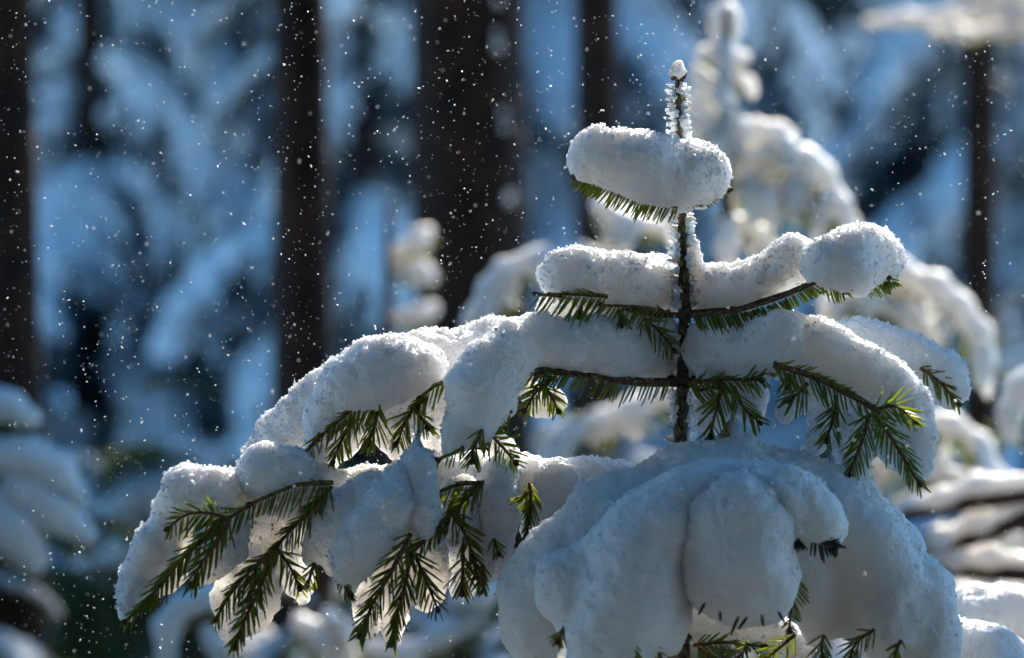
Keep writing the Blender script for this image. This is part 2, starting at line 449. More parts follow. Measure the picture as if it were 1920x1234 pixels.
def spruce(x, y, H, width, label, group, sunny=False, z0=None, whorls=None, crown0=0.12, snow_every=.95, seed=0, droop=12):
    rn = random.Random(seed)
    gz = float(ground_h(x, y)) if z0 is None else z0
    t = empty('snowy_spruce', (x, y, gz), label, 'tree', group)
    P = [(x, y, gz + H * i / 7) for i in range(8)]
    V, F = tube(P, [max(.004, H * .014 * (1 - i / 7.3)) for i in range(8)], 8, .05)
    mesh_obj('trunk', V, F, TRUNK, t)
    nw = whorls or int(H * 3.3)
    for k in range(nw):
        u = (k + rn.random() * .6) / nw; z = H * (crown0 + (1 - crown0) * u)
        ln = width * (1 - u) ** .8 + .06 * width
        nb = 5 if u < .85 else 4
        a0 = rn.random() * 6.28
        for j in range(nb):
            a = a0 + 6.283 * j / nb + rn.uniform(-.3, .3)
            if math.sin(a) > .75 and u < .8: continue    # pointing straight away, behind the crown
            if math.sin(a) < -.7 and not sunny and rn.random() < .6: continue
            fo, sm, fy, sy_ = PROTO[rn.randrange(5)]
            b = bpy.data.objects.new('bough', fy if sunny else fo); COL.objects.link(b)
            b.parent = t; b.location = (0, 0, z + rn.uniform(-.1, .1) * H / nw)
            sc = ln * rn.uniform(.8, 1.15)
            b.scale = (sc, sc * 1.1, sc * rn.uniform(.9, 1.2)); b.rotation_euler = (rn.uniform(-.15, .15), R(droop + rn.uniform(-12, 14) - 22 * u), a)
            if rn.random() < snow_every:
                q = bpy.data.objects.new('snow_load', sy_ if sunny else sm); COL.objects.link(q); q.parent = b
    return t
def X(px, y): return (px - 960) * PX * (D + y) / D
G1 = 'snow-laden spruces of the shaded forest'
for i, (px, y, H, wd, lab) in enumerate((
        (170, 9.5, 6.0, 1.5, 'blue shaded spruce between the left edge trunk and the next trunk'),
        (430, 11.5, 7.0, 1.7, 'blue shaded spruce behind and left of the lone straight trunk'),
        (680, 9.0, 4.6, 1.1, 'pale blue spruce in the gap left of the widest trunk'),
        (1040, 12.5, 6.5, 1.5, 'bright blue spruce in the gap right of the widest trunk'),
        (1330, 14.0, 7.0, 1.2, 'blue spruce behind the top of the leading shoot'),
        (1560, 14.5, 5.2, 1.2, 'blue spruce in the middle of the right half, beyond the second sapling'),
        (1760, 14.5, 6.2, 1.2, 'blue spruce directly left of the thin right trunk'),
        (1960, 10.5, 6.0, 1.4, 'blue spruce cut off by the right edge of the picture'))):
    spruce(X(px, y), y, H, wd * .78, lab, G1, seed=i + 3, droop=22, whorls=int(H * 4.3))
FARLAB = ('cut off by the left edge', 'right of the left edge trunk', 'between the left edge trunk and the lone trunk', 'hidden mostly by the lone straight trunk', 'hidden mostly by the widest trunk',
          'behind the topmost snow pillow', 'right of the second sapling tip', 'left of the thin right trunk', 'behind the thin right trunk', 'cut off by the right edge')
for i, px in enumerate((-150, 60, 300, 560, 830, 1180, 1440, 1660, 1880, 2080)):
    y = 17 + (i * 7 % 5) * 1.1
    spruce(X(px, y), y, 6.2 + (i % 3), 1.9, 'dim spruce far up the slope, ' + FARLAB[i], 'spruces far back on the slope', seed=i + 30, whorls=17)

# crowns and near spruces added out of view to block light; the wood behind
def crown_mesh(nb, zr, ln, seed):
    rn = random.Random(seed); VV, FF_, o = [], [], 0
    for i in range(nb):
        me = PROTO[rn.randrange(5)][0]; n = len(me.vertices); co = np.empty(n * 3, np.float32); me.vertices.foreach_get('co', co)
        u = i / nb; M_ = Matrix.LocRotScale(Vector((0, 0, zr * u)), Matrix.Rotation(i * 2.4, 3, 'Z') @ Matrix.Rotation(R(8), 3, 'Y'), Vector((ln * (1.05 - .75 * u),) * 3))
        VV.append(co.reshape(-1, 3) @ np.array(M_.to_3x3()).T + np.array(M_.translation)); li = np.empty(len(me.loops), np.int32); me.loops.foreach_get('vertex_index', li)
        FF_.append(li.reshape(-1, 5) + o); o += n
    t = mesh_obj('crown', np.concatenate(VV), np.concatenate(FF_), NEEDLE_DARK, None, False); me = t.data; bpy.data.objects.remove(t)
    return me
HIGH, LOW, SIDE = crown_mesh(80, 6, 2.5, 1), crown_mesh(100, 9, 2.6, 2), crown_mesh(90, 5, 1.15, 3)
for t in [o for o in S.objects if o.get('group') == 'bare trunks of the tall trees']:
    if t.location.x < -.4:
        c = link('shade_crown', SIDE); c.parent = t; c.location = (0, 0, 2.7)  # low crown added above the view to shade the ground
for i, (x, y, me, cz, lab) in enumerate(((3.0, 4.0, SIDE, .5, 'narrow spruce added as shade, out of view to the right'), (-2.6, 2.2, SIDE, .5, 'narrow spruce added as shade, out of view to the left'),
        (-9, -10, LOW, 1, 'dense spruce far left behind the viewer'), (-4.5, -11, LOW, 1, 'dense spruce left behind the viewer'), (0, -10, LOW, 1, 'dense spruce straight behind the viewer'),
        (4.5, -11.5, LOW, 1, 'dense spruce right behind the viewer'), (9, -10, LOW, 1, 'dense spruce far right behind the viewer'), (-2.3, -14, LOW, 1, 'dense spruce in the second row behind the viewer'),
        (-2.6, -7.2, LOW, .2, 'added light-blocking spruce just behind the viewer on the left'), (1.6, -7.4, LOW, .2, 'added light-blocking spruce just behind the viewer on the right'), (-1.7, -1.9, HIGH, 4.2, 'added spruce whose unseen crown blocks the sky from the left'), (.2, -6.9, HIGH, 3.2, 'added light-blocking spruce behind and above the viewer'), (1.8, -1.7, HIGH, 4.2, 'added spruce whose unseen crown blocks the sky from the right'),
        (5.2, -6, LOW, .2, 'added light-blocking spruce beside the viewer on the right'), (-6, -5, LOW, .2, 'added light-blocking spruce beside the viewer on the left'))):
    gz = float(ground_h(x, y)) - .1; t = empty('tall_tree', (x, y, gz), lab, 'tree', 'tall spruces round the glade')
    v, f = tube([(x, y, gz), (x, y, gz + 5), (x, y, gz + 11)], [.16, .12, .02], 10, .05); mesh_obj('trunk', v, f, TRUNK, t)
    c = link('crown', me); c.parent = t; c.location = (0, 0, cz); c.rotation_euler = (0, 0, i)

# ------------------------------------------------------------------ generic out-of-focus snow on boughs
def bg_bough(parent, pts, y, r=14, fringe=40, nfr=60, seed=0, m=None, sag=1.0, name='branch'):
    """woody axis under the snow plus hanging sprays"""
    rn = random.Random(seed)
    k = PX * (D + y) / D
    C = curve_pts([W(p[0], p[1] + p[2] * .75, y + (p[3] if len(p) > 3 else 0)) for p in pts], 10)
    V, F = tube(C, [5 * k * (1.2 - i / 12) for i in range(10)], 6, .1)
    b = mesh_obj(name, V, F, TWIG, parent)
    FV, FF = strands(C, nfr, fringe * k, 6 * k, rn, 1.3 * sag)
    f = mesh_obj('needles', FV, FF, m or NEEDLE_FAR, None, False, kind='stuff'); f.parent = b
    return b
Y2 = 2.1
fir2 = empty('fir_sapling', W(1365, 1500, Y2) * np.array([1, 1, 0]), 'second snow-covered fir sapling standing blurred behind the sharp one', 'sapling')
v, f = tube([W(1362 + dx, py, Y2) for dx, py in ((0, 18), (2, 90), (-4, 200), (0, 300), (2, 450), (0, 700), (0, 1100), (0, 2100))], [.005, .006, .007, .008, .009, .012, .014, .018], 8, .06)
mesh_obj('stem', v, f, STEM, fir2)
S2 = [
    ('blurred crust of snow down the upper stem of the second sapling', [(1358, 60, 9, -.02), (1364, 110, 12, -.02), (1356, 180, 14, -.02), (1366, 250, 12, -.02), (1360, 300, 9, -.02)], 22),
    ('blurred crust of snow low on the stem of the second sapling', [(1368, 395, 9, -.02), (1366, 420, 12, -.02), (1360, 460, 14, -.02), (1367, 510, 11, -.02), (1362, 560, 9, -.02)], 22),
    ('blurred snow knob bent over the tip of the second sapling', [(1340, 75, 10), (1345, 35, 17), (1365, 25, 18), (1375, 45, 15), (1360, 90, 14), (1358, 150, 13), (1362, 205, 14)], 0),
    ('blurred snow bar across the second sapling just below its tip', [(1315, 102, 15), (1355, 105, 20), (1392, 106, 17)], 26),
    ('blurred round snow clump left of the second sapling stem', [(1305, 130, 12), (1325, 155, 18), (1360, 170, 18), (1375, 190, 14)], 30),
    ('blurred snow lobe on the left twigs of the second sapling', [(1300, 190, 18), (1325, 215, 20), (1350, 225, 14)], 40),
    ('blurred L-shaped snow ledge right of the second sapling stem', [(1365, 200, 14), (1372, 245, 22), (1420, 243, 17), (1460, 248, 16), (1470, 268, 12)], 40),
    ('broad blurred snow arch right of the leading shoot', [(1385, 300, 22), (1440, 292, 25), (1500, 300, 27), (1545, 330, 26), (1565, 375, 24), (1600, 420, 14)], 60),
    ('blurred drooping snow finger under the broad arch', [(1490, 345, 20), (1520, 380, 18), (1545, 410, 14)], 50),
    ('blurred snow clump under the broad arch beside the stem', [(1385, 350, 18), (1420, 365, 16), (1455, 395, 16)], 50),
    ('blurred snow knot on the left of the second sapling stem', [(1320, 250, 10), (1340, 262, 14), (1358, 270, 10)], 40),
    ('blurred stub of snow right of the second sapling tip', [(1372, 130, 10), (1386, 145, 12)], 36),
    ('blurred snow lobe inside the broad arch', [(1430, 330, 16), (1465, 350, 17), (1490, 372, 12)], 50),
    ('blurred arc of snow below the broad arch near the stem', [(1365, 405, 14), (1400, 420, 14), (1430, 445, 14), (1440, 470, 10)], 40),
    ('long blurred snow bough drooping left behind the middle tier', [(1160, 490, 24), (1080, 480, 24), (1010, 485, 23), (945, 510, 22), (915, 545, 20), (900, 575, 14)], 55),
    ('blurred snow finger hanging from the long left bough', [(965, 525, 16), (945, 560, 15), (935, 580, 10)], 30),
    ('blurred creamy snow clump below the upper left pillow', [(1120, 380, 18), (1150, 410, 20), (1190, 415, 20), (1240, 430, 18)], 46),
    ('blurred snow finger below the creamy clump', [(1180, 400, 12), (1150, 440, 14), (1135, 460, 9)], 20),
    ('long blurred snow bough arching down at the right', [(1600, 500, 26), (1680, 505, 26), (1750, 535, 26), (1800, 570, 24), (1830, 620, 22), (1845, 670, 16)], 75),
    ('second blurred snow ridge beneath the right arching bough', [(1560, 560, 22), (1640, 560, 22), (1700, 590, 24), (1750, 640, 22)], 75),
    ('blurred snow bough curving down under the left middle tier', [(1270, 740, 28), (1190, 765, 26), (1120, 790, 20), (1070, 815, 17), (1030, 860, 15)], 60),
    ('blurred snow bough curving down at the far right middle', [(1720, 790, 22), (1780, 795, 22), (1835, 830, 20), (1870, 885, 17)], 60),
    ('blurred snow clump under the right hanging twigs', [(1600, 830, 26), (1660, 855, 24), (1720, 870, 24), (1790, 900, 22)], 70),
]
for i, (lab, pts, fr) in enumerate(S2):
    rn2 = random.Random(i); segs = chain([(p[0], p[1], p[2] * .86) + tuple(p[3:]) for p in pts], 1.2, Y2 + 0.02)
    if fr > 35:
        for q in range(len(pts) * 2):
            a = rn2.choice(pts); x0 = a[0] + rn2.uniform(-25, 25); ln = rn2.uniform(.5, 1.0) * fr
            segs += chain([(x0, a[1] + a[2] * .3, 9), (x0 + rn2.uniform(-14, 14), a[1] + a[2] * .3 + ln, rn2.uniform(5, 10))], 1, Y2 + .02 + rn2.uniform(-.03, .04))
    snow(lab, segs, h=0.0055, k=0.02, m=SNOW_FAR, lump=.008, grain=.002, grains=0.05, seed=i, group='snow on the second sapling', name='snow_clump')
    if fr: bg_bough(fir2, pts, Y2 + .02, fringe=fr, nfr=int(30 + fr * 1.3), seed=i)

# boughs of neighbouring young trees at the edges of the picture
def bush(name, label, base, y, items, group, seed0, shade=False, fr=60):
    t = empty(name, W(base[0], base[1], y) * np.array([1, 1, 0]), label, 'sapling')
    v, f = tube([W(base[0], base[1] - 60, y), W(base[0] + 5, base[1] + 200, y), np.array([*W(base[0], 0, y)[:2], -.05])], [.008, .012, .018], 7)
    mesh_obj('stem', v, f, STEM, t)
    for i, (lab, pts) in enumerate(items):
        snow(lab, chain(pts, 1.1, y), h=0.007, k=0.02, m=SNOW_FAR, lump=.008, grain=.0015, grains=.03, seed=i + seed0, group=group, name='snow_clump')
        bg_bough(t, pts, y, fringe=fr, nfr=70, seed=i + seed0)
bush('fir_sapling', 'blurred sapling reaching in from the left edge with drooping snowy boughs', (-60, 900), 2.2, [
    ('blurred snow bough at the left edge, uppermost of the corner sapling', [(-40, 745, 26), (20, 760, 26), (55, 785, 18)]),
    ('blurred snow bough arching right from the left edge', [(-20, 850, 34), (50, 855, 36), (110, 885, 30), (145, 930, 20)]),
    ('low blurred grey snow lobe on the left corner sapling', [(40, 920, 40), (100, 960, 36), (160, 1000, 24)]),
    ('blurred snow lobe touching the left edge below the arch', [(-20, 960, 46), (30, 1000, 44), (60, 1050, 28)])], 'snow on the left corner sapling', 60)
bush('fir_sapling', 'blurred sapling in the low left gap between two drooping boughs', (380, 1170), 1.9, [
    ('blurred hooked snow arc left of the hanging lower left bough', [(310, 1240, 20), (310, 1180, 22), (340, 1135, 24), (390, 1120, 22), (440, 1130, 18)]),
    ('short blurred snow lobe inside the hooked arc', [(380, 1175, 14), (400, 1200, 18), (405, 1240, 14)])], 'snow on the low left sapling', 80, fr=50)
bush('fir_sapling', 'blurred sapling under the middle hanging twigs', (620, 1300), 2.4, [
    ('slanting blurred snow finger under the middle hanging twigs', [(560, 1165, 18), (600, 1195, 22), (635, 1250, 20)]),
    ('upright blurred snow finger beside the slanting one', [(615, 1150, 12), (640, 1185, 17), (655, 1240, 17)]),
    ('blurred pale snow clump beneath the long hanging twig', [(700, 1215, 22), (760, 1225, 20), (830, 1190, 22), (900, 1160, 20)]),
    ('blurred snow clump left of the big lump', [(860, 1125, 22), (900, 1120, 24), (930, 1100, 20)])], 'snow on the low middle sapling', 100)
bush('fir_sapling', 'blurred sapling poking in from the right edge above the brown branches', (1960, 900), 1.7, [
    ('blurred snow arc cut off by the right edge', [(1960, 700, 26), (1915, 725, 26), (1895, 775, 22), (1895, 815, 16)])], 'snow on the right edge sapling', 120)
# fallen brown branches with snow, low right
fb = empty('fallen_branch', W(1860, 1500, 1.7) * np.array([1, 1, 0]), 'brown dead branches under snow low at the right edge', 'branch')
FB = [('blurred snow on the upper brown branch at the right edge', [(1690, 955, 10), (1760, 935, 16), (1830, 915, 20), (1930, 905, 22)]),
      ('blurred snow on the slanting middle brown branch', [(1690, 1025, 14), (1760, 1015, 17), (1830, 985, 18), (1940, 945, 20)]),
      ('blurred snow on the lowest brown branch at the right edge', [(1720, 1050, 14), (1790, 1048, 17), (1860, 1048, 18), (1950, 1060, 18)]),
      ('blurred snow clot at the tip of the brown branches', [(1640, 985, 12), (1690, 1000, 14), (1730, 1010, 12)])]
for i, (lab, pts) in enumerate(FB):
    snow(lab, chain(pts, 1, 1.7), h=0.005, k=0.015, m=SNOW_FAR, lump=.009, grain=.0015, grains=.04, seed=i + 140, group='snow on the brown branches', name='snow_clump')
    V, F = tube([W(p[0], p[1] + p[2] + 2, 1.7) for p in pts], [.009, .012, .013, .015][:len(pts)], 7, .15)
    mesh_obj('branch', V, F, BUD, fb)
# high snowy bough in the top right corner
hb = empty('tall_tree', W(2560, 1500, 4.2) * np.array([1, 1, 0]), 'tree beyond the right edge holding a snowy bough into the top corner', 'tree')
v, f = tube([W(2560, 2000, 4.2) * np.array([1, 1, 0]), W(2560, 600, 4.2), W(2560, -500, 4.2)], [.08, .07, .06], 12, .05)
mesh_obj('trunk', v, f, TRUNK, hb)
for i, (lab, pts) in enumerate((('blurred snow bough across the top right corner', [(2540, 60, 20), (2200, 50, 20), (1990, 40, 18), (1900, 30, 18), (1840, 15, 16), (1780, 30, 16), (1700, 35, 14), (1620, 42, 8)]),
                                ('blurred lower fork of snow in the top right corner', [(2540, 90, 16), (2200, 85, 16), (1950, 70, 14), (1880, 60, 14), (1800, 60, 12), (1740, 55, 8)]),
                                ('blurred uppermost snow in the top right corner', [(2540, 0, 16), (2200, 0, 16), (1990, 0, 16), (1900, -5, 18), (1830, -10, 14)]))):
    snow(lab, chain(pts, 1, 4.2), h=0.008, k=0.02, m=SNOW_FAR, lump=.01, grain=0, grains=0, seed=i + 150, group='snow in the top right corner', name='snow_clump')
    bg_bough(hb, pts, 4.2, fringe=22, nfr=60, seed=i + 150)
# heather added over the glade floor, dark to swallow light bounced off the snow
BLOCKER_LEAF = leaf_mat('bounce_blocker_leaf', (0.016, 0.02, 0.01), (0.05, 0.032, 0.018), (0.1, 0.1, 0.03), 0.2)
n = 42000
hx = rng.uniform(-3.2, 3.4, n); hy = rng.uniform(-4.2, 7.5, n); hz = ground_h(hx, hy)
tall = (0.12 + .2 * (vnoise(np.stack([hx, hy, hx * 0], 1), 2.2, 9) * .5 + .5)) * rng.uniform(.5, 1.1, n)
ang = rng.uniform(0, 6.283, n); lean = rng.normal(size=(n, 2)) * .5; wd = rng.uniform(.012, .026, n)
b = np.stack([hx, hy, hz], 1); sx = np.stack([np.cos(ang), np.sin(ang), ang * 0], 1) * wd[:, None]
tp = b + np.stack([lean[:, 0] * tall, lean[:, 1] * tall, tall], 1); md = (b + tp) / 2 + np.stack([lean[:, 1] * .05, lean[:, 0] * .05, lean[:, 0] * .03], 1)
HV = np.stack([b, md + sx, tp, md - sx], 1).reshape(-1, 3)
mesh_obj('bounce_blocker', HV, np.arange(n * 4).reshape(-1, 4), BLOCKER_LEAF, kind='stuff', label='low dark heather added over the glade floor to swallow bounced light', category='bounce_blocker')

# added unseen spruce; its boughs are shaped to keep sun off the big lump
ot = empty('shade_spruce', (2.0, 3.5, -.02), 'added spruce out of view to the right, shading the big lump', 'tree')
v, f = tube([(2.0, 3.5, -.05), (2.0, 3.5, 2.5), (2.0, 3.5, 6)], [.08, .06, .03], 10, .05); mesh_obj('trunk', v, f, TRUNK, ot)
c = link('crown', SIDE); c.parent = ot; c.location = (0, 0, .6); c.scale = (.42, .42, .8)
def sunward(x, y, z, t=3.9): return np.array([x, y, z]) + t * np.array(sd)
for i, row in enumerate((((.40, -.2, .62), (.32, -.15, .80), (.20, -.15, .835), (.08, -.15, .80), (.04, -.15, .73)), ((.42, -.2, .60), (.33, -.22, .70), (.20, -.22, .745), (.10, -.22, .72)),
                         ((.42, -.2, .55), (.35, -.28, .63), (.20, -.28, .655), (.06, -.28, .62)))):
    P = [sunward(*p) for p in row]; P = [np.array([2.0, 3.5, P[0][2] + .1])] + P
    V, F = snow_mesh([(a, b, .05, .05, 1.2) for a, b in zip(P[:-1], P[1:])], .01, .03, .015, 0, 0, seed=i)
    b = mesh_obj('bough', *tube([p - np.array([0, 0, .03]) for p in P], [.02] * 3 + [.012] * (len(P) - 3), 6), TWIG, ot)
    q = mesh_obj('snow_load', V, F, SNOW_FAR); q.parent = b
# snow puffs right of the lone trunk
pf = empty('fir_sapling', W(720, 1500, 3.4) * np.array([1, 1, 0]), 'blurred sapling whose lit tips show against the widest trunk', 'sapling')
v, f = tube([np.array([*W(720, 0, 3.4)[:2], -.02]), W(725, 700, 3.4), W(730, 380, 3.4)], [.02, .014, .006], 7); mesh_obj('stem', v, f, STEM, pf)
for i, (lab, pts) in enumerate((('blurred lit snow tip against the widest trunk, uppermost of three', [(740, 480, 14), (785, 455, 18), (800, 435, 16)]),
                                ('blurred lit snow tip against the widest trunk, middle of three', [(735, 500, 14), (785, 510, 20), (805, 520, 14)]),
                                ('blurred lit snow tip against the widest trunk, lowest of three', [(730, 600, 12), (780, 592, 16), (808, 580, 14)]))):
    snow(lab, chain(pts, 1, 3.4), h=0.008, k=0.02, m=SNOW_FAR, lump=.01, grain=0, grains=0, seed=i + 160, group='lit tips against the trunk', name='snow_clump')
    bg_bough(pf, pts, 3.4, fringe=34, nfr=40, seed=i + 160)
LOWLAB = ('in the bottom left corner', 'left of the hanging bough tip', 'below the lone straight trunk', 'beneath the leaning snow lobe', 'left of the big lump', 'behind the big lump near the stem',
          'right of the stem under the third tier', 'under the right hanging twigs', 'below the thin right trunk', 'at the bottom right edge', 'cut off by the left edge', 'straight behind the stem')
# low young firs filling the sunlit floor between
for i, (px, y, H, wd) in enumerate(((120, 4.6, .75, .45), (330, 5.2, .85, .5), (520, 3.6, .62, .4), (760, 4.2, .7, .42), (960, 3.3, .62, .4),
                                    (1120, 4.6, .95, .5), (1500, 3.8, .8, .45), (1640, 3.2, .72, .4), (1780, 4.4, .85, .45), (1950, 3.6, .7, .4),
                                    (-60, 3.8, .7, .45), (1300, 4.0, .85, .45))):
    spruce(X(px, y), y, H, wd, 'low fir under snow on the forest floor, ' + LOWLAB[i], 'young firs on the forest floor', sunny=True, whorls=6, seed=90 + i, crown0=.18, snow_every=.35 if i in (0, 1, 10) else .9)

# ------------------------------------------------------------------ the sharp sapling
fir = empty('fir_sapling', W(1278, 2617, 0), 'sharp young fir sapling carrying thick snow in the foreground', 'sapling')
SP = [(1271, 140), (1272, 200), (1275, 290), (1279, 400), (1281, 500), (1284, 600), (1281, 720), (1276, 840), (1280, 1000), (1281, 1100), (1277, 1240), (1278, 2617)]
SR = [5, 6, 7, 8.5, 10, 12, 13, 13, 14, 15, 16, 26]
C = curve_pts([W(p[0], p[1]) for p in SP], 120)
rr = np.interp(np.linspace(0, 11, 120), range(12), SR) * PX
V, F = tube(C, [r * (1 + .10 * math.sin(i * 1.9) * math.sin(i * .7)) for i, r in enumerate(rr)], 12, 0.10)
mesh_obj('stem', V, F, STEM, fir)
BV, BF = [], []
for dx, dz, dy in ((-9, 0, -4), (8, -2, 2), (0, 2, 5), (-3, 4, -6), (11, 3, -3)):
    a = Vector(W(1271, 148)); b = Vector(W(1271 + dx, 146 - dz)) + Vector((0, dy * PX, 0)); c = Vector(W(1271 + dx * 1.5, 140 - dz)) + Vector((0, dy * PX, 0))
    v, f = tube([a, b, c], [4 * PX, 6.5 * PX, 1.5 * PX], 8, .1); o = len(BV); BV += v; BF += [tuple(x + o for x in ff) for ff in f]
mesh_obj('bud', BV, BF, BUD, fir)
# scale-like needles along the stem
NV, NF = [], []
for i in range(230):
    py = random.choice((random.uniform(165, 320), random.uniform(395, 585), random.uniform(600, 840), random.uniform(1060, 1234)))
    px = np.interp(py, [p[1] for p in SP], [p[0] for p in SP]); r = np.interp(py, [p[1] for p in SP], SR)
    a = random.uniform(0, 6.283); q = Vector((math.cos(a), math.sin(a), 0))
    p = Vector(W(px, py)) + q * r * PX * .9
    d = (q * random.uniform(.7, 1) + Vector((0, 0, random.uniform(-.1, .75)))).normalized()
    needle_geo(NV, NF, p, d, q.cross(Vector((0, 0, 1))).cross(d), random.uniform(14, 27) * PX, 3.6 * PX, Vector((0, 0, random.uniform(-.1, .3))))
mesh_obj('needles', NV, NF, NEEDLE, fir, kind='stuff')

# whorl branches (wood under the pillows): photo px, radius
def branch(pts, r0, r1, label=None):
    C = curve_pts([W(*p) for p in pts], 18)
    V, F = tube(C, [(r0 + (r1 - r0) * i / 17) * PX for i in range(18)], 8, .16)
    o = mesh_obj('branch', V, F, STEM, fir)
    return o
branch([(1278, 388, 0), (1230, 378, -.01), (1150, 350, -.03), (1072, 330, -.05)], 6, 4)
branch([(1280, 388, 0), (1320, 378, -.015), (1366, 360, -.03)], 5, 4)
branch([(1283, 592, 0), (1200, 585, -.01), (1130, 565, -.02), (1010, 552, -.04)], 7, 3)
branch([(1284, 590, 0), (1370, 582, -.01), (1450, 560, -.03), (1540, 528, -.06), (1600, 530, -.05), (1670, 510, -.02)], 8, 4)
branch([(1281, 718, 0), (1200, 716, -.02), (1100, 705, -.04), (1010, 694, -.06), (940, 720, -.07), (880, 800, -.08)], 9, 4)
branch([(1281, 715, 0), (1150, 690, .04), (960, 690, .06), (820, 720, .03), (700, 745, -.02), (580, 840, -.05)], 8, 4)
branch([(1281, 718, 0), (1360, 716, -.02), (1450, 682, -.04), (1560, 720, -.07), (1640, 765, -.09)], 9, 5)
branch([(1283, 712, 0), (1450, 680, .06), (1620, 690, .09), (1740, 700, .07), (1795, 755, .05)], 8, 4)
branch([(1278, 905, 0), (1150, 930, .02), (950, 925, .0), (760, 930, -.03), (620, 910, -.05), (470, 945, -.07), (415, 972, -.08)], 12, 5)
branch([(1278, 920, 0), (1200, 980, -.06), (1150, 1100, -.13), (1120, 1220, -.14)], 11, 6)
branch([(1278, 920, 0), (1360, 1000, -.09), (1400, 1100, -.16)], 10, 6)
branch([(1278, 930, 0), (1450, 1000, -.04), (1570, 1060, -.07), (1650, 1150, -.06)], 10, 6)
branch([(1278, 1190, 0), (1380, 1195, .03), (1500, 1210, .05)], 9, 5)

T = lambda pts, y, **k: twig(fir, pts, y, **k)
# A tier
T([(1270, 388), (1200, 372), (1130, 348), (1080, 334)], -.045, L=16, L2=34, droop=.75, ang=60, sides=(-1, -1), space=11)
T([(1285, 384), (1330, 376), (1366, 358)], -.03, L=12, L2=10, droop=.3, space=9)
# B tier
T([(1140, 556), (1080, 552), (1008, 552)], -.052, L=20, L2=54, droop=.55, ang=58, space=11)
T([(1256, 584), (1200, 576), (1130, 572)], -.045, L=12, L2=34, droop=.7, ang=50, space=11)
T([(1205, 596), (1235, 620), (1262, 655)], -.03, L=42, L2=32, droop=.2, ang=50)
T([(1090, 575), (1085, 600)], -.035, L=30); T([(1160, 580), (1165, 606)], -.035, L=30)
T([(1300, 590), (1380, 583), (1460, 560), (1540, 527)], -.05, L=34, L2=12, droop=.8, ang=60, sides=(1, 1), space=9)
T([(1498, 545), (1530, 530), (1552, 528)], -.075, L=30, L2=26, droop=.5, ang=50)
T([(1540, 528), (1565, 535), (1580, 545)], -.075, L=34, droop=.7)
T([(1600, 530), (1640, 520), (1662, 520)], -.05, L=34, L2=14, droop=.8, sides=(1, 1), space=9)
T([(1660, 520), (1672, 528)], -.045, L=24, droop=.5, bud=False)
# C tier left, front
T([(1255, 718), (1180, 716), (1090, 704), (1010, 696)], -.055, L=10, L2=38, droop=.75, ang=62, space=11)
T([(1070, 704), (1030, 700), (978, 706)], -.06, L=18, L2=34, droop=.5)
T([(1035, 705), (1005, 735), (985, 768)], -.055, L=36); T([(1015, 715), (1035, 745), (1045, 768)], -.05, L=34)
T([(905, 800), (935, 830), (965, 866)], -.075, L=44, ang=55, droop=.05)
T([(905, 805), (890, 835), (885, 862)], -.1, L=40, droop=.4); T([(870, 838), (850, 850), (822, 862)], -.1, L=24, droop=.6)
T([(960, 770), (940, 785), (915, 800)], -.08, L=28, droop=.5)
# C tier left, back
T([(712, 742), (665, 765), (605, 815)], -.06, L=26, L2=48, droop=.45, ang=50)
T([(708, 745), (705, 790), (690, 830)], -.055, L=46, ang=42); T([(670, 775), (645, 815), (625, 865)], -.05, L=44, ang=42)
T([(775, 765), (760, 790), (745, 830)], -.05, L=44, ang=45); T([(775, 765), (790, 785), (800, 800)], -.045, L=34)
T([(835, 714), (810, 728), (790, 745)], -.045, L=24, L2=38, droop=.4); T([(800, 745), (785, 760)], -.05, L=30)
T([(600, 812), (585, 835), (572, 850)], -.055, L=28, droop=.3)
# D tier left
T([(625, 905), (555, 910), (470, 945)], -.10, L=14, L2=56, droop=.55, ang=60, space=11, r=4.5)
T([(622, 912), (580, 960), (540, 1000), (500, 1050)], -.09, L=34, L2=42, ang=45)
T([(475, 945), (440, 965), (405, 990)], -.10, L=40, L2=44, ang=50, droop=.4)
T([(425, 972), (390, 962), (350, 965), (315, 990)], -.12, L=36, L2=46, ang=60, droop=.35)
T([(415, 975), (340, 1050), (290, 1110), (236, 1165)], -.115, L=40, L2=38, ang=42, r=4)
T([(430, 975), (405, 1020), (375, 1060), (362, 1095)], -.12, L=46, ang=38)
T([(515, 1030), (470, 1070), (435, 1110), (405, 1160)], -.11, L=30, L2=46, ang=45)
T([(505, 1060), (480, 1120), (455, 1170), (440, 1212)], -.115, L=42, ang=40)
T([(520, 1030), (545, 1065), (560, 1100)], -.095, L=40, ang=50); T([(480, 1060), (475, 1100), (468, 1135)], -.11, L=40)
T([(590, 1055), (583, 1075), (578, 1095)], -.10, L=28, droop=.4)
T([(640, 1085), (648, 1100), (655, 1115)], -.11, L=26, droop=.5); T([(690, 1050), (682, 1075)], -.10, L=26, droop=.4)
T([(770, 1000), (735, 1070), (700, 1130), (675, 1190)], -.12, L=48, ang=44, r=4)
T([(770, 1040), (758, 1100), (745, 1150), (735, 1205)], -.11, L=42, ang=40)
T([(775, 1035), (795, 1080), (820, 1140)], -.10, L=46, ang=48)
T([(828, 985), (800, 1010), (770, 1040)], -.105, L=34, ang=45)
T([(908, 905), (860, 908), (818, 925)], -.09, L=12, L2=50, ang=55, droop=.5, r=4.5)
T([(905, 905), (870, 940), (825, 985)], -.095, L=40, ang=45)
T([(840, 955), (868, 995), (890, 1045)], -.09, L=46, ang=48); T([(868, 1040), (867, 1080), (866, 1110)], -.095, L=38, ang=50)
T([(885, 1040), (892, 1070), (900, 1100)], -.09, L=30)
T([(993, 905), (995, 960), (975, 1035)], -.07, L=30, ang=38); T([(990, 925), (975, 935)], -.075, L=30, droop=.5)
